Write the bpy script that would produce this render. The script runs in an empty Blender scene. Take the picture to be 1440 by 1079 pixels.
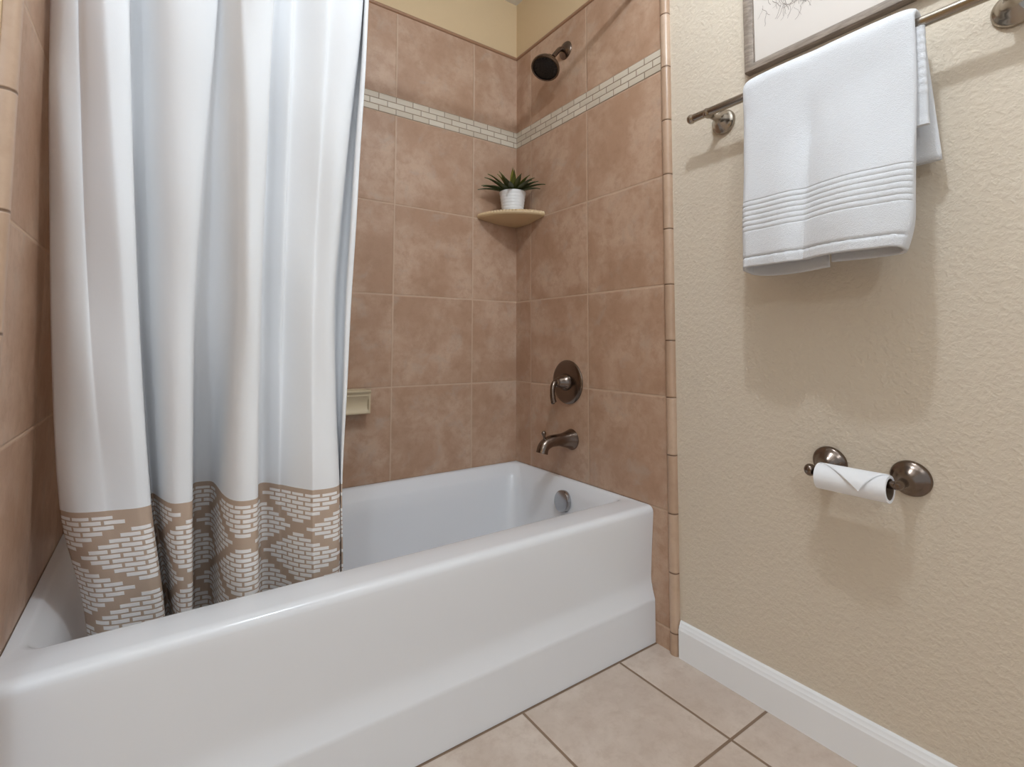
import bpy, bmesh, math, random
from mathutils import Vector, Matrix
random.seed(4)
PI = math.pi
sc = bpy.context.scene
COL = sc.collection

# ------------------------------------------------------------------ camera
cd = bpy.data.cameras.new('camera'); cam = bpy.data.objects.new('camera', cd); COL.objects.link(cam)
cam_f, cam_py = 705.25, 441.64
yaw, pitch, roll = 0.6116, 0.0602, 0.0023
fw = Vector((math.sin(yaw)*math.cos(pitch), math.cos(yaw)*math.cos(pitch), math.sin(pitch)))
rt = Vector((math.cos(yaw), -math.sin(yaw), 0)); up = rt.cross(fw)
rt, up = rt*math.cos(roll)+up*math.sin(roll), -rt*math.sin(roll)+up*math.cos(roll)
cam.matrix_world = Matrix(((rt.x, up.x, -fw.x, -1.3263), (rt.y, up.y, -fw.y, -1.857), (rt.z, up.z, -fw.z, 0.9458), (0, 0, 0, 1)))
cd.sensor_fit = 'HORIZONTAL'; cd.sensor_width = 36.0
cd.lens = cam_f*36/1440
cd.shift_y = -(539.5-cam_py)/1440
cd.clip_start = 0.02; cd.clip_end = 50
sc.camera = cam

# ------------------------------------------------------------------ light
sc.view_settings.view_transform = 'Standard'
sc.view_settings.look = 'None'
sc.view_settings.exposure = 0.12
sc.view_settings.gamma = 1.0
sc.view_settings.use_curve_mapping = False
w = bpy.data.worlds.new('world'); sc.world = w; w.use_nodes = True
w.node_tree.nodes['Background'].inputs[0].default_value = (0.91, 1.0, 1.10, 1)
w.node_tree.nodes['Background'].inputs[1].default_value = 0.58

def lamp(name, loc, watts, radius, color=(0.875, 1.0, 1.125)):
    l = bpy.data.lights.new(name, 'POINT'); l.energy = watts; l.shadow_soft_size = radius; l.color = color
    o = bpy.data.objects.new(name, l); COL.objects.link(o); o.location = loc
    return o
lamp('ceiling_lamp', (-0.38, -1.23, 2.44), 3.2, 0.035)
lamp('ceiling_lamp', (-0.80, -1.57, 2.47), 25.0, 0.03)
lamp('vanity_lamp', (-2.2, -3.2, 2.14), 24.0, 0.08)

pl_ = bpy.data.lights.new('soft_top_fill', 'AREA'); pl_.shape = 'RECTANGLE'; pl_.size = 1.2; pl_.size_y = 0.9  # fill light added for soft light from above, not a known fixture
pl_.energy = 5.0; pl_.color = (0.875, 1.0, 1.125)
po_ = bpy.data.objects.new('soft_top_fill', pl_); COL.objects.link(po_); po_.location = (-1.35, -2.1, 2.53)

# ------------------------------------------------------------------ helpers
def link(o): COL.objects.link(o); return o
WORLD = {}
def obj(name, bm, mat, parent=None, smooth=35, recalc=True):
    """link a bmesh (built in world coordinates) as ONE mesh object"""
    if recalc: bmesh.ops.recalc_face_normals(bm, faces=bm.faces[:])
    me = bpy.data.meshes.new(name)
    loc = Vector((0, 0, 0))
    if parent is not None:
        loc = WORLD[parent.name]
        bmesh.ops.translate(bm, verts=bm.verts[:], vec=-loc)
    bm.to_mesh(me); bm.free()
    for m in (mat if isinstance(mat, (list, tuple)) else [mat]): me.materials.append(m)
    if smooth:
        me.shade_smooth(); me.set_sharp_from_angle(angle=math.radians(smooth))
    o = link(bpy.data.objects.new(name, me))
    if parent is not None: o.parent = parent
    WORLD[o.name] = loc
    return o
def thing(name, label, cat, loc, group=None):
    o = link(bpy.data.objects.new(name, None)); o.empty_display_size = 0.05
    o.location = loc; o['label'] = label; o['category'] = cat
    if group: o['group'] = group
    WORLD[o.name] = Vector(loc)
    return o
def struct(name, bm, mat, smooth=35, label=None):
    o = obj(name, bm, mat, None, smooth); o['kind'] = 'structure'
    return o
def BM(): return bmesh.new()
def box(bm, x0, x1, y0, y1, z0, z1):
    v = [bm.verts.new((x, y, z)) for z in (z0, z1) for y in (y0, y1) for x in (x0, x1)]
    for f in ((0,1,3,2), (4,6,7,5), (0,4,5,1), (2,3,7,6), (0,2,6,4), (1,5,7,3)): bm.faces.new([v[i] for i in f])
    return v
def grid(bm, rows, closed_u=False, closed_v=False):
    """rows of points -> quads; rows may hold Vectors"""
    V = [[bm.verts.new(p) for p in r] for r in rows]
    nr, nc = len(V), len(V[0])
    for i in range(nr if closed_v else nr-1):
        for j in range(nc if closed_u else nc-1):
            a, b = V[i], V[(i+1) % nr]
            bm.faces.new((a[j], a[(j+1) % nc], b[(j+1) % nc], b[j]))
    return V
def frame_of(axis):
    a = Vector(axis).normalized()
    h = Vector((0, 0, 1)) if abs(a.z) < 0.9 else Vector((1, 0, 0))
    u = a.cross(h).normalized(); return a, u, a.cross(u).normalized()
def lathe(bm, base, axis, prof, n=32, cap0=True, cap1=True):
    """prof: (distance along axis, radius)"""
    a, u, v = frame_of(axis); base = Vector(base)
    rows = [[base+a*t+(u*math.cos(2*PI*k/n)+v*math.sin(2*PI*k/n))*max(r, 1e-5) for k in range(n)] for t, r in prof]
    V = grid(bm, rows, closed_u=True)
    if cap0: bm.faces.new(V[0][::-1])
    if cap1: bm.faces.new(V[-1])
def tube(bm, pts, rad, n=16, caps=True):
    pts = [Vector(p) for p in pts]
    if not isinstance(rad, (list, tuple)): rad = [rad]*len(pts)
    t0 = (pts[1]-pts[0]).normalized(); _, u, _ = frame_of(t0); rows = []
    for i, p in enumerate(pts):
        t = (pts[min(i+1, len(pts)-1)]-pts[max(i-1, 0)]).normalized()
        u = (u-t*u.dot(t)).normalized(); v = t.cross(u)
        rows.append([p+(u*math.cos(2*PI*k/n)+v*math.sin(2*PI*k/n))*rad[i] for k in range(n)])
    V = grid(bm, rows, closed_u=True)
    if caps: bm.faces.new(V[0][::-1]); bm.faces.new(V[-1])
def ball(bm, c, r, seg=20):
    bmesh.ops.create_uvsphere(bm, u_segments=seg, v_segments=seg//2+2, radius=r, matrix=Matrix.Translation(Vector(c)))
def catmull(P, sub, dim):
    """open Catmull-Rom through control points"""
    out = []; n = len(P)
    for i in range(n-1):
        p0, p1, p2, p3 = P[max(i-1, 0)], P[i], P[i+1], P[min(i+2, n-1)]
        for k in range(sub):
            t = k/sub
            out.append(tuple(0.5*((2*p1[d])+(-p0[d]+p2[d])*t+(2*p0[d]-5*p1[d]+4*p2[d]-p3[d])*t*t+(-p0[d]+3*p1[d]-3*p2[d]+p3[d])*t**3) for d in range(dim)))
    out.append(tuple(P[-1][:dim])); return out
def smoothstep(a, b, x):
    t = min(max((x-a)/(b-a), 0), 1); return t*t*(3-2*t)
def bevel(o, w, seg=2, ang=40):
    m = o.modifiers.new('bevel', 'BEVEL'); m.width = w; m.segments = seg; m.limit_method = 'ANGLE'; m.angle_limit = math.radians(ang)
    return o

# ---- node maths
class S:
    tree = None
    def __init__(s, sock): s.k = sock
    @staticmethod
    def m(op, *a):
        n = S.tree.nodes.new('ShaderNodeMath'); n.operation = op
        for i, x in enumerate(a):
            if isinstance(x, S): S.tree.links.new(x.k, n.inputs[i])
            else: n.inputs[i].default_value = x
        return S(n.outputs[0])
    def __add__(s, o): return S.m('ADD', s, o)
    __radd__ = __add__
    def __sub__(s, o): return S.m('SUBTRACT', s, o)
    def __rsub__(s, o): return S.m('SUBTRACT', o, s)
    def __mul__(s, o): return S.m('MULTIPLY', s, o)
    __rmul__ = __mul__
    def __truediv__(s, o): return S.m('DIVIDE', s, o)
    def __lt__(s, o): return S.m('LESS_THAN', s, o)
    def __gt__(s, o): return S.m('GREATER_THAN', s, o)
    def abs(s): return S.m('ABSOLUTE', s)
    def floor(s): return S.m('FLOOR', s)
    def fract(s): return S.m('FRACT', s)
    def round(s): return S.m('ROUND', s)
    def min(s, o): return S.m('MINIMUM', s, o)
    def max(s, o): return S.m('MAXIMUM', s, o)
def ramp01(x, a, b):
    n = S.tree.nodes.new('ShaderNodeMapRange'); n.interpolation_type = 'SMOOTHSTEP'
    S.tree.links.new(x.k, n.inputs[0]); n.inputs[1].default_value = a; n.inputs[2].default_value = b
    return S(n.outputs[0])
def mixc(f, a, b):
    n = S.tree.nodes.new('ShaderNodeMix'); n.data_type = 'RGBA'
    if isinstance(f, S): S.tree.links.new(f.k, n.inputs[0])
    else: n.inputs[0].default_value = f
    for i, c in ((6, a), (7, b)):
        if isinstance(c, S): S.tree.links.new(c.k, n.inputs[i])
        else: n.inputs[i].default_value = (*c, 1)
    return S(n.outputs[2])
def srgb(r, g, b):
    f = lambda c: (c/255/12.92) if c/255 <= 0.04045 else ((c/255+0.055)/1.055)**2.4
    return (f(r), f(g), f(b))
def material(name, color=(0.8, 0.8, 0.8), rough=0.5, metal=0.0, spec=0.5):
    m = bpy.data.materials.new(name); m.use_nodes = True; S.tree = m.node_tree
    b = m.node_tree.nodes['Principled BSDF']
    b.inputs['Base Color'].default_value = (*color, 1); b.inputs['Roughness'].default_value = rough
    b.inputs['Metallic'].default_value = metal; b.inputs['Specular IOR Level'].default_value = spec
    return m, b
def coords(kind='Object'):
    n = S.tree.nodes.new('ShaderNodeTexCoord'); return S(n.outputs[kind])
def xyz(v):
    n = S.tree.nodes.new('ShaderNodeSeparateXYZ'); S.tree.links.new(v.k, n.inputs[0]); return [S(o) for o in n.outputs]
def vec(x, y, z):
    n = S.tree.nodes.new('ShaderNodeCombineXYZ')
    for i, c in enumerate((x, y, z)):
        if isinstance(c, S): S.tree.links.new(c.k, n.inputs[i])
        else: n.inputs[i].default_value = c
    return S(n.outputs[0])
def noise(v, scale, detail=3, rough=0.5, dist=0.0):
    n = S.tree.nodes.new('ShaderNodeTexNoise'); S.tree.links.new(v.k, n.inputs['Vector'])
    n.inputs['Scale'].default_value = scale; n.inputs['Detail'].default_value = detail
    n.inputs['Roughness'].default_value = rough; n.inputs['Distortion'].default_value = dist
    return S(n.outputs[0])
def white(v):
    n = S.tree.nodes.new('ShaderNodeTexWhiteNoise'); n.noise_dimensions = '3D'; S.tree.links.new(v.k, n.inputs['Vector'])
    return S(n.outputs['Value'])
def bump(b, h, strength, dist):
    n = S.tree.nodes.new('ShaderNodeBump'); S.tree.links.new(h.k, n.inputs['Height'])
    n.inputs['Strength'].default_value = strength; n.inputs['Distance'].default_value = dist
    S.tree.links.new(n.outputs[0], b.inputs['Normal'])
def setc(b, name, s): S.tree.links.new(s.k, b.inputs[name])

# ------------------------------------------------------------------ dimensions (metres)
T = 0.3572                         # tile pitch
W, D, ZT = 1.525, 0.7676, 0.425    # alcove width, tub depth, tub rim height
XB = -0.2324                       # a vertical joint on the back wall
YC = -0.8248                       # outer edge of the field tile on the side walls
H1 = 0.7796                        # a horizontal joint
MB, MT, TT = 1.8522, 1.9262, 2.2897
CEIL = 2.55
PEN = -0.855                       # outer edge of the pencil trim

# ------------------------------------------------------------------ materials
TILE_A, TILE_B, TILE_C = srgb(173, 137, 111), srgb(198, 167, 143), srgb(158, 121, 94)
def tile_material(name, ax_u, origin_u, ax_v, origin_v, grout, cols, gw=0.0045, rough=0.42, pitch=T, soft=0.5, cut=None):
    m, b = material(name, cols[0], rough)
    p = coords(); c = xyz(p)
    u = (c[ax_u]-origin_u)/pitch; v = (c[ax_v]-origin_v)/pitch
    if cut is not None:   # joints above the mosaic start from the mosaic's top edge
        z = c[ax_v]; above = z > cut[0]
        v = v*(1-above)+((z-cut[1])/pitch)*above
    fu, fv = u.fract(), v.fract()
    du = fu.min(1-fu)*pitch; dv = fv.min(1-fv)*pitch
    d = du.min(dv)
    tid = vec(u.floor(), v.floor(), 1.7)
    wn = white(tid)
    shifted = vec(c[0]+wn*7.1, c[1]+wn*3.3, c[2]+wn*5.7)
    n1 = noise(shifted, 5.5, 5, 0.6, 0.3); n2 = noise(shifted, 26, 6, 0.7, 0.2); n3 = noise(shifted, 120, 3, 0.6)
    col = mixc(ramp01(n1, 0.35, 0.68), cols[0], cols[1])
    col = mixc(ramp01(n2, 0.42, 0.72)*0.55, col, cols[2])
    col = mixc(ramp01(n3, 0.5, 0.75)*0.16, col, cols[2])
    col = mixc(wn*0.14, col, cols[1])
    n4 = noise(shifted, 11, 4, 0.65, 0.6)
    col = mixc(ramp01(n4, 0.52, 0.74)*0.5, col, cols[3] if len(cols) > 3 else cols[1])
    isg = 1-ramp01(d, gw*0.5-0.0006, gw*0.5+0.0008)
    col = mixc(isg, col, grout)
    setc(b, 'Base Color', col)
    r = S.m('ADD', isg*0.4, rough-0.06)+n2*0.12
    setc(b, 'Roughness', r)
    h = ramp01(d, gw*0.35, gw*0.5+0.0035)+n2*0.05
    bump(b, h, soft, 0.0022)
    return m
GROUT = srgb(196, 168, 144)
M_back = tile_material('tile_back', 0, XB, 2, H1, GROUT, (TILE_A, TILE_B, TILE_C, srgb(180, 160, 143)), cut=(MT-0.02, MT))
M_side = tile_material('tile_side', 1, YC, 2, H1, GROUT, (TILE_A, TILE_B, TILE_C, srgb(180, 160, 143)), cut=(MT-0.02, MT))
M_floor = tile_material('tile_floor', 0, -0.1703, 1, -1.1266, srgb(132, 108, 88), (srgb(196, 178, 163), srgb(212, 196, 182), srgb(178, 155, 137)), gw=0.007, rough=0.4)

def mosaic_material(name, ax_u, origin_u):
    m, b = material(name, srgb(205, 192, 174), 0.35)
    c = xyz(coords()); bw, bh = 0.07144, (MT-MB)/3
    r = ((c[2]-MB)/bh); row = r.floor()
    u = (c[ax_u]-origin_u)/bw+row*0.5
    fu, fv = u.fract(), r.fract()
    d = (fu.min(1-fu)*bw).min(fv.min(1-fv)*bh)
    wn = white(vec(u.floor(), row, 0.3))
    col = mixc(wn, srgb(214, 202, 184), srgb(198, 184, 165))
    isg = 1-ramp01(d, 0.0008, 0.0022)
    setc(b, 'Base Color', mixc(isg, col, srgb(142, 120, 98)))
    bump(b, ramp01(d, 0.0005, 0.004), 0.5, 0.002)
    return m
M_mos_back = mosaic_material('mosaic_back', 0, XB)
M_mos_side = mosaic_material('mosaic_side', 1, YC)

def paint_material(name, col, amp):
    m, b = material(name, col, 0.72, 0, 0.3)
    p = coords()
    n1 = noise(p, 92, 4, 0.55, 0.25); n2 = noise(p, 210, 3, 0.5)
    h = ramp01(n1, 0.38, 0.66)+n2*0.35
    bump(b, h, amp, 0.0035)
    return m
M_paint = paint_material('painted_texture', srgb(214, 200, 181), 0.3)
M_paint_bounce = paint_material('painted_warm_bounce', srgb(212, 186, 148), 0.05)  # same wall paint, with warm bounce from the tile mixed into its colour
M_ceiling, _ = material('ceiling_white', srgb(235, 232, 226), 0.8)
M_white_trim, _ = material('white_gloss_paint', srgb(242, 242, 243), 0.35)

def pencil_material(name, origin):
    m, b = material(name, srgb(186, 150, 120), 0.33)
    c = xyz(coords()); v = (c[2]-origin)/(T/2); f = v.fract()
    d = f.min(1-f)*(T/2)
    wn = white(vec(v.floor(), 2.0, 0.4)); n = noise(coords(), 30, 4, 0.6)
    col = mixc(wn, srgb(182, 151, 126), srgb(200, 172, 148))
    col = mixc(ramp01(n, 0.4, 0.7)*0.35, col, srgb(168, 138, 114))
    isg = 1-ramp01(d, 0.0012, 0.0028)
    setc(b, 'Base Color', mixc(isg, col, srgb(120, 92, 70)))
    bump(b, ramp01(d, 0.0008, 0.004), 0.6, 0.003)
    return m
M_pencil = pencil_material('pencil_tile', H1)
M_cap_trim, _ = material('border_tile', srgb(158, 120, 92), 0.4)
M_tub, _ = material('white_acrylic', srgb(232, 232, 234), 0.16, 0, 0.5)
M_bronze, _b = material('brushed_bronze', srgb(122, 108, 98), 0.24, 1.0)
M_nickel, _ = material('brushed_nickel', srgb(168, 158, 146), 0.2, 1.0)
M_chrome, _ = material('satin_chrome', srgb(178, 178, 180), 0.22, 1.0)
M_dark, _ = material('dark_rubber', srgb(26, 20, 17), 0.45)
M_resin, b = material('tan_resin', srgb(206, 178, 138), 0.45)
bump(b, noise(coords(), 90, 3), 0.15, 0.002)
M_ceramic, _ = material('cream_ceramic', srgb(208, 190, 158), 0.28)
M_pot, _ = material('white_glazed', srgb(236, 234, 231), 0.22)
M_soil, b = material('dark_soil', srgb(48, 36, 26), 0.9)
M_paper, b = material('tissue_paper', srgb(240, 240, 242), 0.9, 0, 0.2)
bump(b, noise(coords(), 300, 3), 0.15, 0.001)
M_core, _ = material('cardboard', srgb(120, 104, 88), 0.9)
M_print, b = material('print_paper', srgb(214, 204, 195), 0.6)
M_ink, _ = material('pencil_ink', srgb(140, 128, 118), 0.8)
M_frame, b = material('weathered_wood', srgb(128, 112, 98), 0.5)
c = xyz(coords()); gn = noise(vec(c[0]*40, c[1]*6, c[2]*40), 3, 5, 0.65)
setc(b, 'Base Color', mixc(ramp01(gn, 0.35, 0.7), srgb(116, 101, 88), srgb(148, 133, 119)))

M_towel, b = material('white_terry', srgb(220, 220, 222), 0.95, 0, 0.15)
p = coords(); bump(b, noise(p, 520, 2, 0.6)+noise(p, 130, 3, 0.6)*0.6, 0.55, 0.0022)
b.inputs['Sheen Weight'].default_value = 0.15

M_leaf, b = material('agave_leaf', srgb(60, 74, 36), 0.42)
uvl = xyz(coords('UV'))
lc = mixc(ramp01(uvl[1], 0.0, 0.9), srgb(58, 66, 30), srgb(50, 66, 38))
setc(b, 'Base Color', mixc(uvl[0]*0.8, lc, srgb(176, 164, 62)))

# curtain: white cotton with a taupe brick-diamond border at the hem
BAND = 0.612
DU = -0.018
M_curtain, b = material('curtain_cotton', srgb(235, 236, 239), 0.85, 0, 0.2)
u, v, _z = xyz(coords('UV'))
def diamonds(du, dz):
    Px, Pz, bw, hr = 0.284, 0.1430, 0.0395, 0.0108
    x = ((u+du)/Px).fract()*Px-Px/2; z = ((v+dz)/Pz).fract()*Pz-Pz/2
    r = (z/hr).round(); zl = (z-r*hr).abs()
    par = (r*0.5).fract()                     # 0 on even rows, .5 on odd rows
    xs = x/bw+par                             # even rows: bricks centred at k+.5
    i = xs.floor(); xl = ((xs-i)-0.5).abs()*bw
    xc = ((i+0.5-par)*bw).abs()
    inside = (xc+(r*(hr*1.83)).abs()) < 0.1085
    brick = (1-ramp01(xl, 0.0163, 0.0180))*(1-ramp01(zl, 0.0034, 0.0045))
    return inside*brick
pat = diamonds(DU, 0.0245).max(diamonds(DU+0.142, 0.0960))
ptop = v < (-0.0112)
inband = v < 0.0
weave = noise(vec(u*900, v*240, 0.0), 1.0, 2)
base = mixc(inband, srgb(249, 249, 250), srgb(200, 176, 156))
colr = mixc(pat*ptop, base, srgb(253, 249, 246))
setc(b, 'Base Color', colr)
_t = S.tree.nodes.new('ShaderNodeBsdfTranslucent'); S.tree.links.new(colr.k, _t.inputs[0])
_m = S.tree.nodes.new('ShaderNodeMixShader'); _m.inputs[0].default_value = 0.10
S.tree.links.new(b.outputs[0], _m.inputs[1]); S.tree.links.new(_t.outputs[0], _m.inputs[2])
S.tree.links.new(_m.outputs[0], S.tree.nodes['Material Output'].inputs[0])
bump(b, pat*ptop*1.2+weave*0.15+noise(coords('UV'), 40, 3)*0.5, 0.5, 0.0012)

# ------------------------------------------------------------------ setting
bm = BM(); box(bm, -3.2, 0.10, -3.8, 0.10, -0.08, 0.0); struct('floor', bm, M_floor, 0)
bm = BM(); box(bm, -3.2, 0.10, -3.8, 0.10, CEIL, CEIL+0.08); struct('ceiling', bm, M_ceiling, 0)
# painted walls stand a little behind the tile face
bm = BM(); box(bm, 0.007, 0.10, -3.8, 0.10, 0, CEIL); struct('wall_right', bm, M_paint, 0)
bm = BM(); box(bm, -W-0.10, 0.007, 0.007, 0.10, 0, CEIL); struct('wall_back', bm, M_paint_bounce, 0)
bm = BM(); box(bm, -W-0.12, -W-0.007, -0.86, 0.007, 0, CEIL); struct('wall_left', bm, M_paint_bounce, 0)
bm = BM(); box(bm, -3.2, -W-0.12, -0.86, -0.76, 0, CEIL); struct('wall_front', bm, M_paint_bounce, 0)
bm = BM(); box(bm, -3.3, -3.2, -3.8, -0.76, 0, CEIL); struct('wall_far_left', bm, M_paint_bounce, 0)
bm = BM(); box(bm, 0.004, 0.0069, PEN, 0.0068, TT-0.01, CEIL); struct('wall_right_upper_tint', bm, M_paint_bounce, 0)  # thin sheet added to give the upper right wall the painted bounce warmth
# tile faces
bm = BM(); box(bm, -W, 0.0, 0.0, 0.0068, 0, TT-0.016); struct('wall_back_tile', bm, M_back, 0)
bm = BM(); box(bm, 0.0, 0.0068, YC, 0.0, 0, TT-0.016); struct('wall_right_tile', bm, M_side, 0)
bm = BM(); box(bm, -W-0.0068, -W, YC, 0.0, 0, TT-0.016); struct('wall_left_tile', bm, M_side, 0)
# narrow tile border along the top
def cap_run(a, b_):
    bm = BM(); r = 0.008
    a, b_ = Vector(a), Vector(b_); d = (b_-a).normalized(); nrm = Vector((0, 0, 1)).cross(d)
    rows = []
    for k in range(9):
        t = PI*k/8; rows.append([p+nrm*(math.sin(t)*0.007-0.001)+Vector((0, 0, -math.cos(t)*r)) for p in (a, b_)])
    grid(bm, rows, closed_v=True); return bm
struct('trim_1', cap_run((0, 0.0, TT-0.008), (-W, 0.0, TT-0.008)), M_cap_trim)
struct('trim_2', cap_run((0, YC, TT-0.008), (0, 0, TT-0.008)), M_cap_trim)
struct('trim_3', cap_run((-W, 0, TT-0.008), (-W, YC, TT-0.008)), M_cap_trim)
# mosaic band
bm = BM(); box(bm, -W, 0, -0.0012, 0.004, MB, MT); struct('trim_4', bm, M_mos_back, 0)
bm = BM(); box(bm, -0.0012, 0.004, YC, 0, MB, MT); struct('trim_5', bm, M_mos_side, 0)
bm = BM(); box(bm, -W-0.004, -W+0.0012, YC, 0, MB, MT); struct('trim_6', bm, M_mos_side, 0)
# rounded pencil tiles down the outer edges
def pencil(x, s):
    bm = BM(); rows = []; n = 14; hw = (YC-PEN)/2; yc = (YC+PEN)/2
    for k in range(n+1):
        t = PI*k/n
        rows.append([Vector((x+s*(0.0135*math.sin(t)**0.8-0.001), yc+hw*math.cos(t), z)) for z in (0.0, TT)])
    rows.append([Vector((x-s*0.0068, PEN, z)) for z in (0, TT)]); rows.append([Vector((x-s*0.0068, YC, z)) for z in (0, TT)])
    V = grid(bm, rows, closed_v=True); bm.faces.new([r[1] for r in V]); bm.faces.new([r[0] for r in V][::-1])
    return bm
struct('trim_7', pencil(0.0, -1), M_pencil)
struct('trim_8', pencil(-W, 1), M_pencil)
# baseboard with stepped top
bm = BM()
prof = [(0.0, 0.0), (-0.0145, 0.0), (-0.0145, 0.083), (-0.0125, 0.087), (-0.0115, 0.093), (-0.0085, 0.097), (-0.007, 0.103), (-0.004, 0.1065), (0.0, 0.107)]
rows = [[Vector((0.0068+x*1.0, y, z)) for x, z in prof] for y in (PEN-0.004, -3.8)]
V = grid(bm, rows); bm.faces.new(V[0]); bm.faces.new(V[1][::-1])
struct('baseboard_right', bm, M_white_trim, 25)

# ------------------------------------------------------------------ bathtub
tub = thing('bathtub', 'white alcove bathtub with smooth front apron between the tiled walls', 'bathtub', (-W/2, -D/2, 0))
def rrect(x0, x1, y0, y1, r, z, n=10):
    pts = []
    for cx, cy, a in ((x1-r, y1-r, 0), (x0+r, y1-r, PI/2), (x0+r, y0+r, PI), (x1-r, y0+r, 1.5*PI)):
        for k in range(n+1):
            t = a+k/n*PI/2; pts.append(Vector((cx+r*math.cos(t), cy+r*math.sin(t), z)))
    return pts
bm = BM()
rings = [(-1.5235, -0.0015, -0.700, -0.0015, 0.0006, ZT), (-1.507, -0.018, -0.668, -0.018, 0.035, ZT),
         (-1.502, -0.021, -0.662, -0.022, 0.036, ZT-0.0015), (-1.497, -0.025, -0.656, -0.028, 0.038, ZT-0.006),
         (-1.476, -0.040, -0.645, -0.052, 0.045, ZT-0.034), (-1.468, -0.046, -0.641, -0.060, 0.05, ZT-0.046), (-1.452, -0.055, -0.635, -0.068, 0.06, ZT-0.095),
         (-1.405, -0.078, -0.615, -0.085, 0.09, 0.17), (-1.365, -0.09, -0.60, -0.10, 0.10, 0.125), (-1.33, -0.12, -0.57, -0.13, 0.11, 0.097), (-1.27, -0.17, -0.52, -0.18, 0.11, 0.088), (-1.10, -0.3, -0.42, -0.28, 0.06, 0.085)]
V = grid(bm, [rrect(*r) for r in rings], closed_u=True); bm.faces.new(V[-1])
obj('basin', bm, M_tub, tub, 40)
bm = BM()
prof = [(-0.699, ZT-0.0002), (-0.742, ZT), (-0.7495, ZT-0.0006), (-0.756, ZT-0.003), (-0.7610, ZT-0.0072), (-0.7640, ZT-0.013), (-0.765, ZT-0.02), (-0.764, ZT-0.04), (-0.758, 0.30), (-0.754, 0.225), (-0.753, 0.205), (-0.7532, 0.194),
        (-0.7545, 0.182), (-0.758, 0.166), (-0.7625, 0.150), (-0.766, 0.139), (-0.7675, 0.135), (-0.7676, 0.128), (-0.7676, 0.0015), (-0.72, 0.0015), (-0.72, 0.39)]
V = grid(bm, [[Vector((x, y, z)) for y, z in prof] for x in (-1.5235, -1.2, -0.8, -0.4, -0.0015)])
bm.faces.new(V[0]); bm.faces.new(V[-1][::-1])
obj('apron', bm, M_tub, tub, 50)
ax = Vector((-1, 0, 0.16)).normalized()
bm = BM(); lathe(bm, (-0.052, -0.388, 0.354), ax, [(0, 0.036), (0.002, 0.0395), (0.016, 0.0395), (0.0185, 0.038), (0.020, 0.034), (0.0205, 0.001)], 40)
ov = obj('overflow_cover', bm, M_chrome, tub); ov['label'] = 'round satin chrome overflow cover'
bm = BM(); box(bm, -0.0675, -0.058, -0.412, -0.402, 0.3225, 0.331); obj('overflow_slot', bm, M_dark, ov)
bm = BM(); lathe(bm, (-0.30, -0.36, 0.0845), (0, 0, 1), [(0, 0.035), (0.003, 0.034), (0.004, 0.028), (0.006, 0.02), (0.007, 0.001)], 28)
obj('drain', bm, M_chrome, tub)

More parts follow.
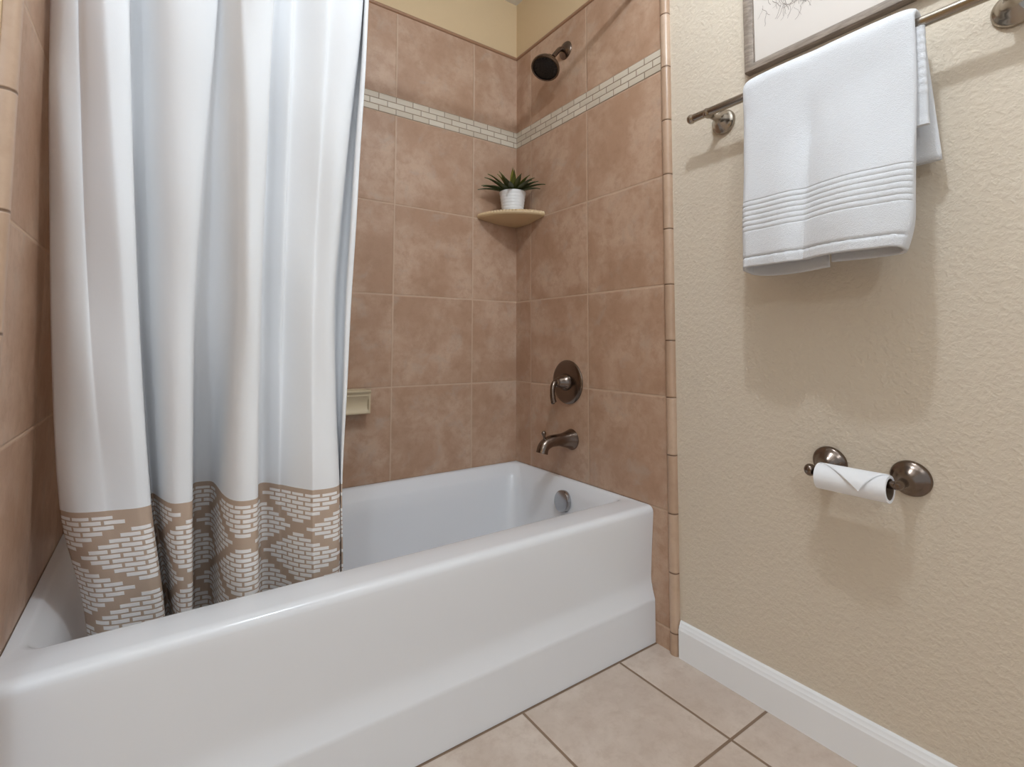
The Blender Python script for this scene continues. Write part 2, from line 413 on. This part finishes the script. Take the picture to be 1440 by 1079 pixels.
# ------------------------------------------------------------------ shower curtain and rod
CURT = {
 0.4: [(-1.4368, -0.46), (-1.4127, -0.503), (-1.3809, -0.52), (-1.3692, -0.523), (-1.3598, -0.525), (-1.324, -0.533), (-1.3155, -0.533), (-1.3057, -0.53), (-1.2994, -0.5175), (-1.3043, -0.47), (-1.2948, -0.4225), (-1.2861, -0.475), (-1.2744, -0.5365), (-1.2594, -0.546), (-1.2504, -0.546), (-1.2469, -0.527), (-1.2472, -0.4415), (-1.2389, -0.3845), (-1.2227, -0.3845), (-1.2039, -0.394), (-1.1971, -0.4415), (-1.1923, -0.522), (-1.1742, -0.579), (-1.155, -0.603), (-1.1328, -0.603), (-1.1229, -0.584), (-1.1177, -0.5175), (-1.1037, -0.475), (-1.0821, -0.488), (-1.0672, -0.512), (-1.0618, -0.517), (-1.0391, -0.563), (-1.0118, -0.597), (-1.0072, -0.598), (-0.9744, -0.603), (-0.9478, -0.592), (-0.9389, -0.555), (-0.9365, -0.565), (-0.9425, -0.589), (-0.9396, -0.59)],
 0.612: [(-1.4774, -0.492), (-1.451, -0.537), (-1.4116, -0.555), (-1.4005, -0.557), (-1.3892, -0.559), (-1.3547, -0.568), (-1.3455, -0.568), (-1.335, -0.565), (-1.328, -0.552), (-1.3347, -0.502), (-1.3277, -0.452), (-1.3134, -0.507), (-1.2952, -0.572), (-1.2731, -0.582), (-1.2605, -0.582), (-1.2558, -0.562), (-1.2572, -0.472), (-1.2475, -0.412), (-1.2285, -0.412), (-1.21, -0.422), (-1.2035, -0.472), (-1.1994, -0.557), (-1.1876, -0.617), (-1.169, -0.642), (-1.1473, -0.642), (-1.1376, -0.622), (-1.1316, -0.55), (-1.116, -0.505), (-1.0966, -0.52), (-1.0827, -0.548), (-1.0772, -0.552), (-1.0556, -0.6), (-1.0297, -0.637), (-1.0253, -0.638), (-0.9899, -0.642), (-0.9653, -0.63), (-0.9555, -0.59), (-0.9532, -0.6), (-0.9601, -0.627), (-0.9572, -0.628)],
 1.06: [(-1.5038, -0.55), (-1.4794, -0.59), (-1.4503, -0.603), (-1.4443, -0.6), (-1.4386, -0.605), (-1.3973, -0.63), (-1.3852, -0.632), (-1.3712, -0.622), (-1.366, -0.605), (-1.3732, -0.56), (-1.3673, -0.515), (-1.3456, -0.563), (-1.3119, -0.621), (-1.2855, -0.632), (-1.2729, -0.628), (-1.2671, -0.612), (-1.2704, -0.575), (-1.261, -0.545), (-1.2395, -0.548), (-1.2127, -0.575), (-1.1998, -0.625), (-1.1945, -0.662), (-1.1826, -0.684), (-1.1695, -0.686), (-1.1581, -0.682), (-1.15, -0.664), (-1.1462, -0.6), (-1.1336, -0.575), (-1.1166, -0.6), (-1.101, -0.622), (-1.0946, -0.612), (-1.0646, -0.645), (-1.0445, -0.665), (-1.0391, -0.662), (-1.016, -0.676), (-0.9967, -0.664), (-0.9782, -0.61), (-0.9541, -0.61), (-0.9699, -0.668), (-0.9571, -0.67)],
 1.7: [(-1.5195, -0.632), (-1.5029, -0.662), (-1.4834, -0.668), (-1.4788, -0.664), (-1.4754, -0.668), (-1.4463, -0.7), (-1.4339, -0.703), (-1.408, -0.7), (-1.4021, -0.687), (-1.4094, -0.645), (-1.404, -0.61), (-1.3788, -0.645), (-1.3382, -0.692), (-1.2933, -0.7), (-1.2633, -0.695), (-1.2515, -0.69), (-1.2573, -0.682), (-1.2481, -0.68), (-1.236, -0.69), (-1.224, -0.712), (-1.2201, -0.735), (-1.2161, -0.745), (-1.2029, -0.752), (-1.1846, -0.752), (-1.1637, -0.747), (-1.154, -0.73), (-1.1529, -0.69), (-1.1439, -0.688), (-1.1264, -0.703), (-1.1126, -0.714), (-1.1079, -0.702), (-1.0726, -0.728), (-1.0456, -0.742), (-1.0398, -0.735), (-1.0033, -0.748), (-0.9704, -0.737), (-0.9583, -0.69), (-0.9538, -0.7), (-0.9639, -0.735), (-0.9553, -0.737)]}
ZK = [0.24, 0.4, 0.612, 1.06, 1.7, 2.13]
n_c = len(CURT[0.4])
low = [(x4+(x4-x6)*0.5, y4+(y4-y6)*0.4) for (x4, y4), (x6, y6) in zip(CURT[0.4], CURT[0.612])]
topc = [(max(x+(x-x1)*0.15, -1.519), -0.735+(y+0.672)*0.75) for (x, y), (x1, y1) in zip(CURT[1.7], CURT[1.06])]
CP = [low, CURT[0.4], CURT[0.612], CURT[1.06], CURT[1.7], topc]
SUB = 6
def relax(pts, n):
    pts = [tuple(p) for p in pts]
    for _ in range(n):
        pts = [pts[0]]+[tuple(0.25*a+0.5*b_+0.25*c_ for a, b_, c_ in zip(pts[i-1], pts[i], pts[i+1])) for i in range(1, len(pts)-1)]+[pts[-1]]
    return pts
lines = [relax(catmull(c_, SUB, 2), 7) for c_ in CP]
arc = [0.0]
for a, b_ in zip(lines[2], lines[2][1:]): arc.append(arc[-1]+math.hypot(a[0]-b_[0], a[1]-b_[1]))
def curtain_pt(j, z):
    i = max(k for k in range(len(ZK)-1) if z >= ZK[k] or k == 0)
    i0, i3 = max(i-1, 0), min(i+2, len(ZK)-1)
    h = ZK[i+1]-ZK[i]; t = (z-ZK[i])/h; out = []
    for d in (0, 1):
        p1, p2 = lines[i][j][d], lines[i+1][j][d]
        m1 = (p2-lines[i0][j][d])/(ZK[i+1]-ZK[i0])*h; m2 = (lines[i3][j][d]-p1)/(ZK[i3]-ZK[i])*h
        out.append((2*t**3-3*t*t+1)*p1+(t**3-2*t*t+t)*m1+(-2*t**3+3*t*t)*p2+(t**3-t*t)*m2)
    return out
bm = BM(); uvl = bm.loops.layers.uv.new('UVMap')
NZ = 70; zs = [0.24+(2.13-0.24)*k/NZ for k in range(NZ+1)]
rows = []; UV = {}
for z in zs:
    row = []
    for j in range(len(arc)):
        x, y = curtain_pt(j, z)
        # slight rumple of the cloth
        y += 0.0035*math.sin(arc[j]*38+z*3.1)*math.sin(z*5.3+arc[j]*9)+0.002*math.sin(z*17+arc[j]*21)
        row.append(Vector((x, y, z)))
    rows.append(row)
arcs = arc
V = grid(bm, rows)
for i, r in enumerate(V):
    for j, vtx in enumerate(r): UV[vtx] = (arcs[j], zs[i]-BAND)
for f in bm.faces:
    for l in f.loops: l[uvl].uv = UV[l.vert]
cur = obj('shower_curtain', bm, M_curtain, None, 180, recalc=False)
cur['label'] = 'white fabric shower curtain with taupe diamond brick border hanging into the tub'
cur['category'] = 'shower curtain'
so = cur.modifiers.new('thickness', 'SOLIDIFY'); so.thickness = 0.0016; so.offset = 0
rod = thing('curtain_rod', 'metal shower curtain rod across the alcove above the white curtain', 'curtain rod', (-W/2, -0.735, 2.19))
bm = BM(); tube(bm, [(-W+0.004, -0.735, 2.19), (-0.004, -0.735, 2.19)], 0.0125, 20); obj('pole', bm, M_nickel, rod)
for x, s in ((-0.0005, -1), (-W+0.0005, 1)):
    bm = BM(); lathe(bm, (x, -0.735, 2.19), (s, 0, 0), [(0, 0.027), (0.005, 0.027), (0.010, 0.024), (0.022, 0.016), (0.024, 0.0135)]); obj('flange', bm, M_nickel, rod)

# ------------------------------------------------------------------ shower fittings on the right wall
sh = thing('wall_shower', 'dark bronze shower head on an angled arm high on the tiled wall', 'shower head', (0, -0.348, 2.154))
bm = BM(); lathe(bm, (0, -0.348, 2.154), (-1, 0, 0), [(0, 0.036), (0.003, 0.036), (0.008, 0.032), (0.014, 0.018), (0.016, 0.012)]); obj('wall_flange', bm, M_bronze, sh)
bm = BM(); tube(bm, catmull([(-0.004, -0.348, 2.154), (-0.02, -0.348, 2.153), (-0.036, -0.348, 2.145), (-0.058, -0.348, 2.118), (-0.068, -0.348, 2.104)], 5, 3), 0.0095); obj('arm', bm, M_bronze, sh)
hd = Vector((-0.42, -0.16, -0.86)).normalized(); fc = Vector((-0.112, -0.352, 2.040))
bm = BM(); ball(bm, fc-hd*0.062, 0.017)
lathe(bm, fc-hd*0.062, hd, [(0.0, 0.014), (0.012, 0.016), (0.02, 0.024), (0.034, 0.042), (0.046, 0.053), (0.056, 0.0575), (0.064, 0.0575), (0.066, 0.054), (0.0655, 0.050)], 36, cap1=False); hb = obj('bell', bm, M_bronze, sh)
bm = BM(); lathe(bm, fc, hd, [(-0.012, 0.051), (-0.001, 0.051), (0.0005, 0.048), (0.001, 0.001)], 36); fp = obj('spray_face', bm, M_dark, sh)
a, u_, v_ = frame_of(hd); bm = BM()
for ring, cnt in ((0.012, 6), (0.024, 12), (0.036, 18), (0.044, 22)):
    for k in range(cnt):
        t = 2*PI*k/cnt; lathe(bm, fc+(u_*math.cos(t)+v_*math.sin(t))*ring, hd, [(0, 0.0022), (0.0035, 0.0016)], 6)
obj('nozzles', bm, M_dark, fp)

va = thing('shower_valve', 'round dark bronze shower valve with lever handle above the tub spout', 'shower valve', (0, -0.352, 0.795))
vc = Vector((0, -0.352, 0.797))
bm = BM(); lathe(bm, vc, (-1, 0, 0), [(0, 0.086), (0.004, 0.0865), (0.007, 0.084), (0.010, 0.074), (0.0125, 0.05), (0.014, 0.001)], 56); obj('escutcheon', bm, M_bronze, va)
bm = BM(); lathe(bm, vc, (-1, 0, 0), [(0.010, 0.034), (0.022, 0.032), (0.030, 0.027), (0.034, 0.0235), (0.046, 0.022), (0.050, 0.0185), (0.062, 0.0165), (0.066, 0.012), (0.067, 0.001)], 32); obj('hub', bm, M_bronze, va)
bm = BM(); tube(bm, catmull([(-0.056, -0.352, 0.800), (-0.072, -0.356, 0.797), (-0.084, -0.359, 0.780), (-0.087, -0.361, 0.755), (-0.083, -0.362, 0.728), (-0.080, -0.362, 0.722)], 5, 3), [0.011]*4+[0.0105]*6+[0.0095]*6+[0.0105]*5+[0.0115, 0.0112, 0.0095, 0.007, 0.003]); obj('lever', bm, M_bronze, va)

sp = thing('tub_spout', 'dark bronze tub spout with diverter knob just above the tub rim', 'tub spout', (0, -0.37, 0.58))
bm = BM()
path = catmull([(0.0, -0.372, 0.577), (-0.012, -0.372, 0.578), (-0.04, -0.371, 0.579), (-0.075, -0.371, 0.581), (-0.110, -0.370, 0.578), (-0.137, -0.370, 0.563), (-0.146, -0.370, 0.540)], 5, 3)
nr = len(path); rad = []
for i in range(nr):
    t = i/(nr-1); rad.append(0.041-0.018*smoothstep(0, 0.5, t)-0.001*t if t < 0.96 else 0.0225)
rad[0] = 0.041
tube(bm, path, rad, 24); obj('spout_body', bm, M_bronze, sp)
bm = BM(); lathe(bm, (-0.132, -0.370, 0.580), (-0.15, 0, 1), [(0, 0.006), (0.012, 0.0045), (0.02, 0.0045), (0.03, 0.0085), (0.036, 0.009), (0.041, 0.006), (0.042, 0.001)], 16); obj('diverter_knob', bm, M_bronze, sp)

# ------------------------------------------------------------------ corner shelf, plant, soap dish
bm = BM(); R = 0.212; n = 48; zt_ = 1.512
ang = [PI+PI/2*k/n for k in range(n+1)]
def arcpts(r, z, wob=0.0): return [Vector((-0.0008, -0.0008, z))]+[Vector((min(r*math.cos(a), -0.0008), min(r*math.sin(a), -0.0008), z))*1.0 for a in ang]
def sh_ring(r, z, wob=0.0):
    out = [Vector((-0.0012, -0.0012, z))]
    for k, a in enumerate(ang):
        rr = r+(wob if k % 2 else -wob)
        out.append(Vector((min(rr*math.cos(a), -0.0012), min(rr*math.sin(a), -0.0012), z)))
    return out
V = grid(bm, [sh_ring(0.10, zt_-0.033), sh_ring(R-0.010, zt_-0.0205), sh_ring(R-0.003, zt_-0.017), sh_ring(R, zt_-0.012), sh_ring(R, zt_-0.010, 0.001), sh_ring(R-0.001, zt_-0.005, 0.0022), sh_ring(R-0.003, zt_, 0.0022), sh_ring(R-0.012, zt_-0.001)], closed_u=True)
bm.faces.new(V[0][::-1]); bm.faces.new(V[-1])
s_ = obj('corner_shelf', bm, M_resin, None, 30)
s_['label'] = 'tan quarter round corner shelf with notched front edge in tiled corner'; s_['category'] = 'shelf'

pc = Vector((-0.088, -0.094, zt_+0.0004))
pl = thing('potted_plant', 'small spiky green plant in white ribbed pot on corner shelf', 'potted plant', pc)
bm = BM(); prof = [(0, 0.001), (0, 0.043), (0.002, 0.0455)]
for k in range(1, 29):
    t = k/28; prof.append((0.002+0.090*t, 0.0455+0.0125*t+(0.0007*math.sin(k*PI/2) if k < 26 else 0.0008)))
prof += [(0.0935, 0.0575), (0.0935, 0.0545), (0.080, 0.0525), (0.080, 0.001)]
lathe(bm, pc, (0, 0, 1), prof, 48); obj('pot', bm, M_pot, pl, 50)
bm = BM(); lathe(bm, pc, (0, 0, 1), [(0.0805, 0.052), (0.083, 0.045), (0.086, 0.001)], 24, cap0=False); obj('soil', bm, M_soil, pl)
bm = BM(); uvl = bm.loops.layers.uv.new('UVMap')
def leaf(az, elev, L, wd, lite):
    rows = []; n = 12; d = Vector((math.cos(az), math.sin(az), 0)); side = Vector((-math.sin(az), math.cos(az), 0))
    p = pc+Vector((0, 0, 0.092-0.006*math.sin(elev)))+d*0.008; e = elev; uv = []
    for k in range(n+1):
        t = k/n; step = L/n
        dirv = d*math.cos(e)+Vector((0, 0, 1))*math.sin(e); nrm = side.cross(dirv)*-1
        wv = wd*(math.sin(PI*min(t*0.62+0.30, 1))**0.9)*(1 if t < 0.6 else max(1-((t-0.6)/0.4)**1.5, 0.02))
        fold = 0.35*wv
        rows.append([p-side*wv+nrm*fold*-1+nrm*0, p-side*wv*0.5, p-nrm*fold*0.5, p+side*wv*0.5, p+side*wv-nrm*fold*1, p+side*wv*0.4-nrm*(0.003+fold), p-nrm*(0.004*(1-t)+fold+0.0006), p-side*wv*0.4-nrm*(0.003+fold)])
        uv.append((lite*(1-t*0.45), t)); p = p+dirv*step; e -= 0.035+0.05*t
    V = grid(bm, rows, closed_u=True); U = {}
    for i, r in enumerate(V):
        for vt in r: U[vt] = uv[i]
    bm.faces.ensure_lookup_table()
    for vt in U:
        for l in vt.link_loops: l[uvl].uv = U[vt]
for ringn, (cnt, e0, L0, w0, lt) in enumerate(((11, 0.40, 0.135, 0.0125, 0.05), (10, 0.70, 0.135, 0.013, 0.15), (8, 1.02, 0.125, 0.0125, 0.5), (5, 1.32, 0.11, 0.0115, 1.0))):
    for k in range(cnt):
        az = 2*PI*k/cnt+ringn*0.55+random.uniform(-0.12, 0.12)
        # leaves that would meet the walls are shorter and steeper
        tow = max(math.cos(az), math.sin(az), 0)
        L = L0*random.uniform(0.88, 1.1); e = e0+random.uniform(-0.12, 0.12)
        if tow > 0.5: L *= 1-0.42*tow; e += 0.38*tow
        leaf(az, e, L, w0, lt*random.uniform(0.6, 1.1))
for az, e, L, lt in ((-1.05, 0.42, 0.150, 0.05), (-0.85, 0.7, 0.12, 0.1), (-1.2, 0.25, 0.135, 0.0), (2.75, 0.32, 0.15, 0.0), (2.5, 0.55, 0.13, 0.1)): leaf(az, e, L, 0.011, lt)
obj('leaves', bm, M_leaf, pl, 60)

# ceramic soap dish set on the back wall, partly behind the curtain
sd = thing('soap_dish', 'cream ceramic soap dish on the back wall beside the curtain edge', 'soap dish', (-0.77, 0, 0.74))
bm = BM()
prof = [(-0.0008, 0.779), (-0.056, 0.779), (-0.060, 0.777), (-0.061, 0.773), (-0.059, 0.769), (-0.055, 0.766), (-0.054, 0.762), (-0.055, 0.758), (-0.051, 0.752), (-0.046, 0.74), (-0.044, 0.725), (-0.046, 0.711), (-0.052, 0.703), (-0.055, 0.699), (-0.055, 0.695), (-0.051, 0.692), (-0.030, 0.689), (-0.0008, 0.688)]
XS = [(-0.690, 1.0), (-0.6935, 1.0), (-0.6955, 1.0), (-0.699, 0.93), (-0.703, 0.88), (-0.708, 0.87), (-0.78, 0.87), (-0.858, 0.87), (-0.863, 0.88), (-0.867, 0.93), (-0.8705, 1.0), (-0.8725, 1.0), (-0.876, 1.0)]
rows = []
for x, k in XS:
    f = 1.0 if k > 0.99 else k
    rows.append([Vector((x, (-0.0008 if y > -0.01 else (y if i in (1, 2, 3, 4) else (max(y, -0.060) if k < 0.99 else min(y, -0.055 if i < 15 else y)))), z)) for i, (y, z) in enumerate(prof)])
V = grid(bm, rows); bm.faces.new(V[0]); bm.faces.new(V[-1][::-1])
obj('dish_body', bm, M_ceramic, sd, 40)
bm = BM(); box(bm, -0.866, -0.700, -0.0505, -0.006, 0.7792, 0.7808); bevel(obj('tray', bm, M_ceramic, sd), 0.003)

# ------------------------------------------------------------------ towel bar, towel
XW = 0.0068
tb = thing('towel_bar', 'brushed nickel towel bar on round wall posts above the paper holder', 'towel bar', (0, -1.345, 1.60))
bm = BM(); tube(bm, [(-0.075, -0.995, 1.6045), (-0.075, -1.70, 1.6045)], 0.0115, 24); obj('bar', bm, M_nickel, tb)
for y in (-0.988, -1.707):
    bm = BM(); s = 1 if y > -1.3 else -1
    lathe(bm, (-0.075, y-s*0.012, 1.6045), (0, s, 0), [(0, 0.0117), (0.004, 0.0120), (0.006, 0.0108), (0.008, 0.0118), (0.0125, 0.0136), (0.0185, 0.0132), (0.023, 0.0104), (0.026, 0.006), (0.027, 0.001)], 20); obj('finial', bm, M_nickel, tb)
def wall_post(parent, y, z, zbar, mat, R=0.036, reach=0.075, neck=0.0095, name='wall_post', tip=1.0):
    bm = BM(); d = Vector((-reach-XW, 0, zbar-z)); L = d.length
    lathe(bm, (XW-0.0004, y, z), d, [(0, R), (0.004, R), (0.007, R*0.96), (0.010, R*0.90), (0.0115, R*0.80), (0.017, R*0.70), (0.023, R*0.52), (0.028, R*0.40), (0.036, neck*1.15), (0.046, neck*0.95), (L-0.018, neck*1.0), (L-0.010, neck*(1+0.35*tip)), (L, neck*(1+0.45*tip)), (L+0.008, neck*(0.85+0.35*tip)), (L+0.0115, neck*0.6), (L+0.012, 0.001)], 40)
    return obj(name, bm, mat, parent)
wall_post(tb, -1.038, 1.597, 1.603, M_nickel); wall_post(tb, -1.652, 1.597, 1.603, M_nickel)

def towel_mesh():
    bm = BM()
    # path across the towel: (y, layer) ; layer 1 = outside face, 0 = folded-in flaps
    path = catmull([(-1.352, 0.0), (-1.30, -0.05), (-1.24, -0.06), (-1.195, 0.0), (-1.172, 0.22), (-1.164, 0.55), (-1.174, 0.88), (-1.205, 1.02), (-1.25, 1.06), (-1.30, 1.03), (-1.335, 0.98), (-1.37, 1.04), (-1.42, 1.08), (-1.47, 1.06), (-1.502, 0.98), (-1.518, 0.75), (-1.520, 0.45), (-1.508, 0.15), (-1.48, 0.02), (-1.43, 0.0), (-1.36, 0.10)], 6, 2)
    ZB = 1.6045
    zf = [1.139+0.004*k for k in range(21)]+[1.2225+0.00145*k for k in range(60)]+[1.312+(ZB-1.312)*k/30 for k in range(31)]
    stations = [('f', z) for z in zf]+[('a', PI*k/12) for k in range(1, 12)]+[('b', ZB-(ZB-1.325)*k/22) for k in range(23)]
    rows = []
    for kind, val in stations:
        row = []
        for (y, q) in path:
            low_ = 1.0-smoothstep(1.14, 1.55, val) if kind == 'f' else 0.0
            fl = 0.0
            if kind == 'f':
                gap = 0.017+0.030*low_
                rho = 0.0162+gap*q
                x = -0.075-rho-0.012*low_
                z = val
                if q > 0.5:
                    # gentle vertical ripples and the recessed left half
                    rp = smoothstep(1.45, 1.2, z) if False else (1-smoothstep(1.2, 1.5, z))
                    x -= rp*(0.010*smoothstep(-1.315, -1.365, y) if False else 0.010*(1-smoothstep(-1.37, -1.315, y)))
                    x += 0.0035*math.sin((y+1.16)*46+z*3)*(0.25+0.75*low_)
                    x += 0.007*math.exp(-((y+1.318+0.05*(z-1.3))/0.016)**2)*(1-smoothstep(1.42, 1.54, z))
                    x += 0.0022*math.sin(y*31+z*14)*math.sin(z*21-y*9)*(1-smoothstep(1.5, 1.6, z))
                    if 1.2255 < z < 1.3075:     # six woven ribs
                        ph = (z-1.2285)/0.0125
                        x -= 0.0030*abs(math.sin(PI*ph))**0.6-0.0022
                    if z < 1.165:               # stitched hem
                        x -= 0.0015
                        if z > 1.159: x += 0.0050
                        x += 0.0014*math.sin(y*330+3*math.sin(y*47))
                # the bottom hem sags a little at the left and draws in at both ends
                yy = y+(y+1.343)*(-0.035)*low_*(1 if q > 0.2 else 0.6)
                if kind == 'f':
                    z -= (0.019 if y > -1.36 else 0.010)*max(0, 1-q)*low_**3
                    if z < 1.21 and y < -1.45: yy += 0.012*((1.21-z)/0.07)**2*smoothstep(-1.45, -1.52, -abs(y)) if False else 0.012*((1.21-z)/0.07)**2*(1-smoothstep(-1.52, -1.45, y))
                z -= 0.010*low_*math.sin(max(min((-1.16-y)/0.18, 1), 0)*PI)*0.4
            elif kind == 'a':
                rho = 0.0162+0.017*q; x = -0.075-rho*math.cos(val); z = ZB+rho*math.sin(val); yy = y
            else:
                rho = 0.0162+0.017*q; t = (ZB-val)/(ZB-1.325)
                x = -0.075+rho+0.020*t-0.006*q*t; z = val; yy = y-0.016*t*smoothstep(-1.45, -1.52, y) if False else y-0.016*t*(1-smoothstep(-1.52, -1.42, y))
            row.append(Vector((x, yy, z)))
        rows.append(row)
    grid(bm, rows)
    return bm
tw = obj('hand_towel', towel_mesh(), M_towel, None, 70, recalc=True)
tw['label'] = 'folded white terry towel with ribbed border draped over the towel bar'; tw['category'] = 'towel'
so = tw.modifiers.new('thickness', 'SOLIDIFY'); so.thickness = 0.0075; so.offset = 0
# inner folded edge with its looped selvage, seen at the towel's right side
bm = BM()
rows = []
for k in range(60):
    z = 1.388+(1.592-1.388)*k/59
    bp_ = 0.0016*abs(math.sin(PI*(z-1.45)/0.017)) if z > 1.45 else (0.0014 if z < 1.40 else 0.0)
    rows.append([Vector((-0.0885-bp_, -1.500, z)), Vector((-0.0885-bp_, -1.531, z)), Vector((-0.086-bp_*0.4, -1.5345-bp_*0.6, z)), Vector((-0.080, -1.5350-bp_*0.6, z)), Vector((-0.077, -1.532, z)), Vector((-0.077, -1.500, z))])
V = grid(bm, rows, closed_u=True); bm.faces.new(V[0][::-1]); bm.faces.new(V[-1])
se = obj('folded_edge', bm, M_towel, tw, 60)

# ------------------------------------------------------------------ toilet paper holder and roll
th = thing('toilet_paper_holder', 'bronze wall mounted paper holder with two round posts below the towel', 'toilet paper holder', (0, -1.37, 0.66))
ZR = 0.652
wall_post(th, -1.293, 0.664, ZR+0.005, M_bronze, R=0.038, reach=0.066, neck=0.0088, name='wall_post', tip=0.1)
wall_post(th, -1.452, 0.660, ZR+0.004, M_bronze, R=0.038, reach=0.066, neck=0.0088, name='wall_post', tip=0.1)
bm = BM(); tube(bm, [(-0.069, -1.288, ZR+0.003), (-0.069, -1.452, ZR+0.003)], 0.0085, 18); obj('spindle', bm, M_bronze, th)
bm = BM(); lathe(bm, (-0.070, -1.292, ZR+0.003), (-0.35, 1, 0), [(-0.004, 0.008), (-0.001, 0.0080), (0.001, 0.0100), (0.005, 0.0130), (0.010, 0.0142), (0.015, 0.0130), (0.019, 0.0098), (0.0215, 0.0055), (0.0225, 0.001)], 20); obj('end_knob', bm, M_bronze, th)

rl = thing('toilet_paper_roll', 'nearly empty white toilet paper roll with pointed folded sheet on the holder', 'toilet paper roll', (-0.069, -1.37, ZR-0.006))
rc = Vector((-0.069, 0, ZR-0.007)); RR = 0.0285
def cyl_y(bm, r, y0, y1, n=48):
    return [[rc+Vector((r*math.sin(2*PI*k/n), y, r*math.cos(2*PI*k/n))) for k in range(n)] for y in (y0, y1)]
bm = BM(); o_ = cyl_y(bm, RR, -1.300, -1.438); i_ = cyl_y(bm, 0.0225, -1.300, -1.438)
grid(bm, [o_[0], o_[1], i_[1], i_[0]], closed_u=True, closed_v=True); obj('paper', bm, M_paper, rl, 40)
bm = BM(); o_ = cyl_y(bm, 0.0224, -1.3005, -1.4375); i_ = cyl_y(bm, 0.0212, -1.3005, -1.4375)
grid(bm, [o_[0], o_[1], i_[1], i_[0]], closed_u=True, closed_v=True); obj('cardboard_core', bm, M_core, rl, 40)
bm = BM()    # the loose sheet folded to a point over the front
rows = []
for k in range(25):
    t = k/24; a = 0.15-t*1.95          # from the top round to the front, towards the room
    wl = -1.3005+(-1.392+1.3005)*max(0, (t-0.0))**1.0; wr = -1.4375+(-1.392+1.4375)*t**1.0
    r = RR+0.0012+0.006*t*t
    rows.append([rc+Vector((math.sin(a)*r, wl+(wr-wl)*j/10, math.cos(a)*r)) for j in range(11)])
grid(bm, rows); fs = obj('folded_sheet', bm, M_paper, rl, 60, recalc=False)
so = fs.modifiers.new('thickness', 'SOLIDIFY'); so.thickness = 0.0008; so.offset = 0

# ------------------------------------------------------------------ framed print
FX, FY0, FY1, FZ0, FZ1, FW = -0.018, -1.118, -1.668, 1.700, 2.38, 0.0235
fr = thing('framed_print', 'framed botanical print in weathered wood frame behind the towel bar', 'picture', (XW, (FY0+FY1)/2, FZ0))
prof = [(0.0, XW-0.0002), (0.0, FX+0.002), (0.002, FX), (0.010, FX+0.0006), (0.016, FX+0.003), (FW-0.002, FX+0.0048), (FW, FX+0.006), (FW, XW-0.0002)]
bm = BM(); rows = []
for sy, sz, y, z in ((-1, 1, FY0, FZ0), (1, 1, FY1, FZ0), (1, -1, FY1, FZ1), (-1, -1, FY0, FZ1)):
    rows.append([Vector((x, y+sy*d, z+sz*d)) for d, x in prof])
grid(bm, rows, closed_u=True, closed_v=True); obj('frame', bm, M_frame, fr, 30)
bm = BM(); box(bm, XW-0.010, XW-0.002, FY1+FW-0.002, FY0-FW+0.002, FZ0+FW-0.002, FZ1-FW+0.002); pr = obj('print', bm, M_print, fr, 0)
bm = BM(); xs_ = XW-0.0104
def stroke(pts, wd):
    for (ya, za), (yb, zb) in zip(pts, pts[1:]):
        d = Vector((0, yb-ya, zb-za)); L = max(d.length, 1e-6); nn = Vector((0, -d.z, d.y))/L*wd
        vs = [Vector((xs_, ya, za))-nn, Vector((xs_, yb, zb))-nn, Vector((xs_, yb, zb))+nn, Vector((xs_, ya, za))+nn]
        bm.faces.new([bm.verts.new(q) for q in vs])
rs = random.Random(11)
for k in range(280):
    y0, z0 = -1.30+rs.gauss(0, 0.060), 1.885+rs.gauss(0, 0.030)
    if z0 < 1.805+0.25*abs(y0+1.28): continue
    a_ = rs.uniform(-0.9, 0.9)-PI/2+(-1.30-y0)*5; pts = [(y0, z0)]
    for j in range(6):
        a_ += rs.uniform(-0.5, 0.5); y0 += 0.006*math.cos(a_); z0 += 0.006*math.sin(a_); pts.append((y0, z0))
    stroke(pts, rs.uniform(0.00025, 0.0006))
for s in range(5):
    stroke([(-1.30+s*0.012+0.05*math.sin(s+t*1.7)*t, 1.90+t*0.32) for t in [q/14 for q in range(15)]], 0.0007)
obj('drawing', bm, M_ink, pr, 0)
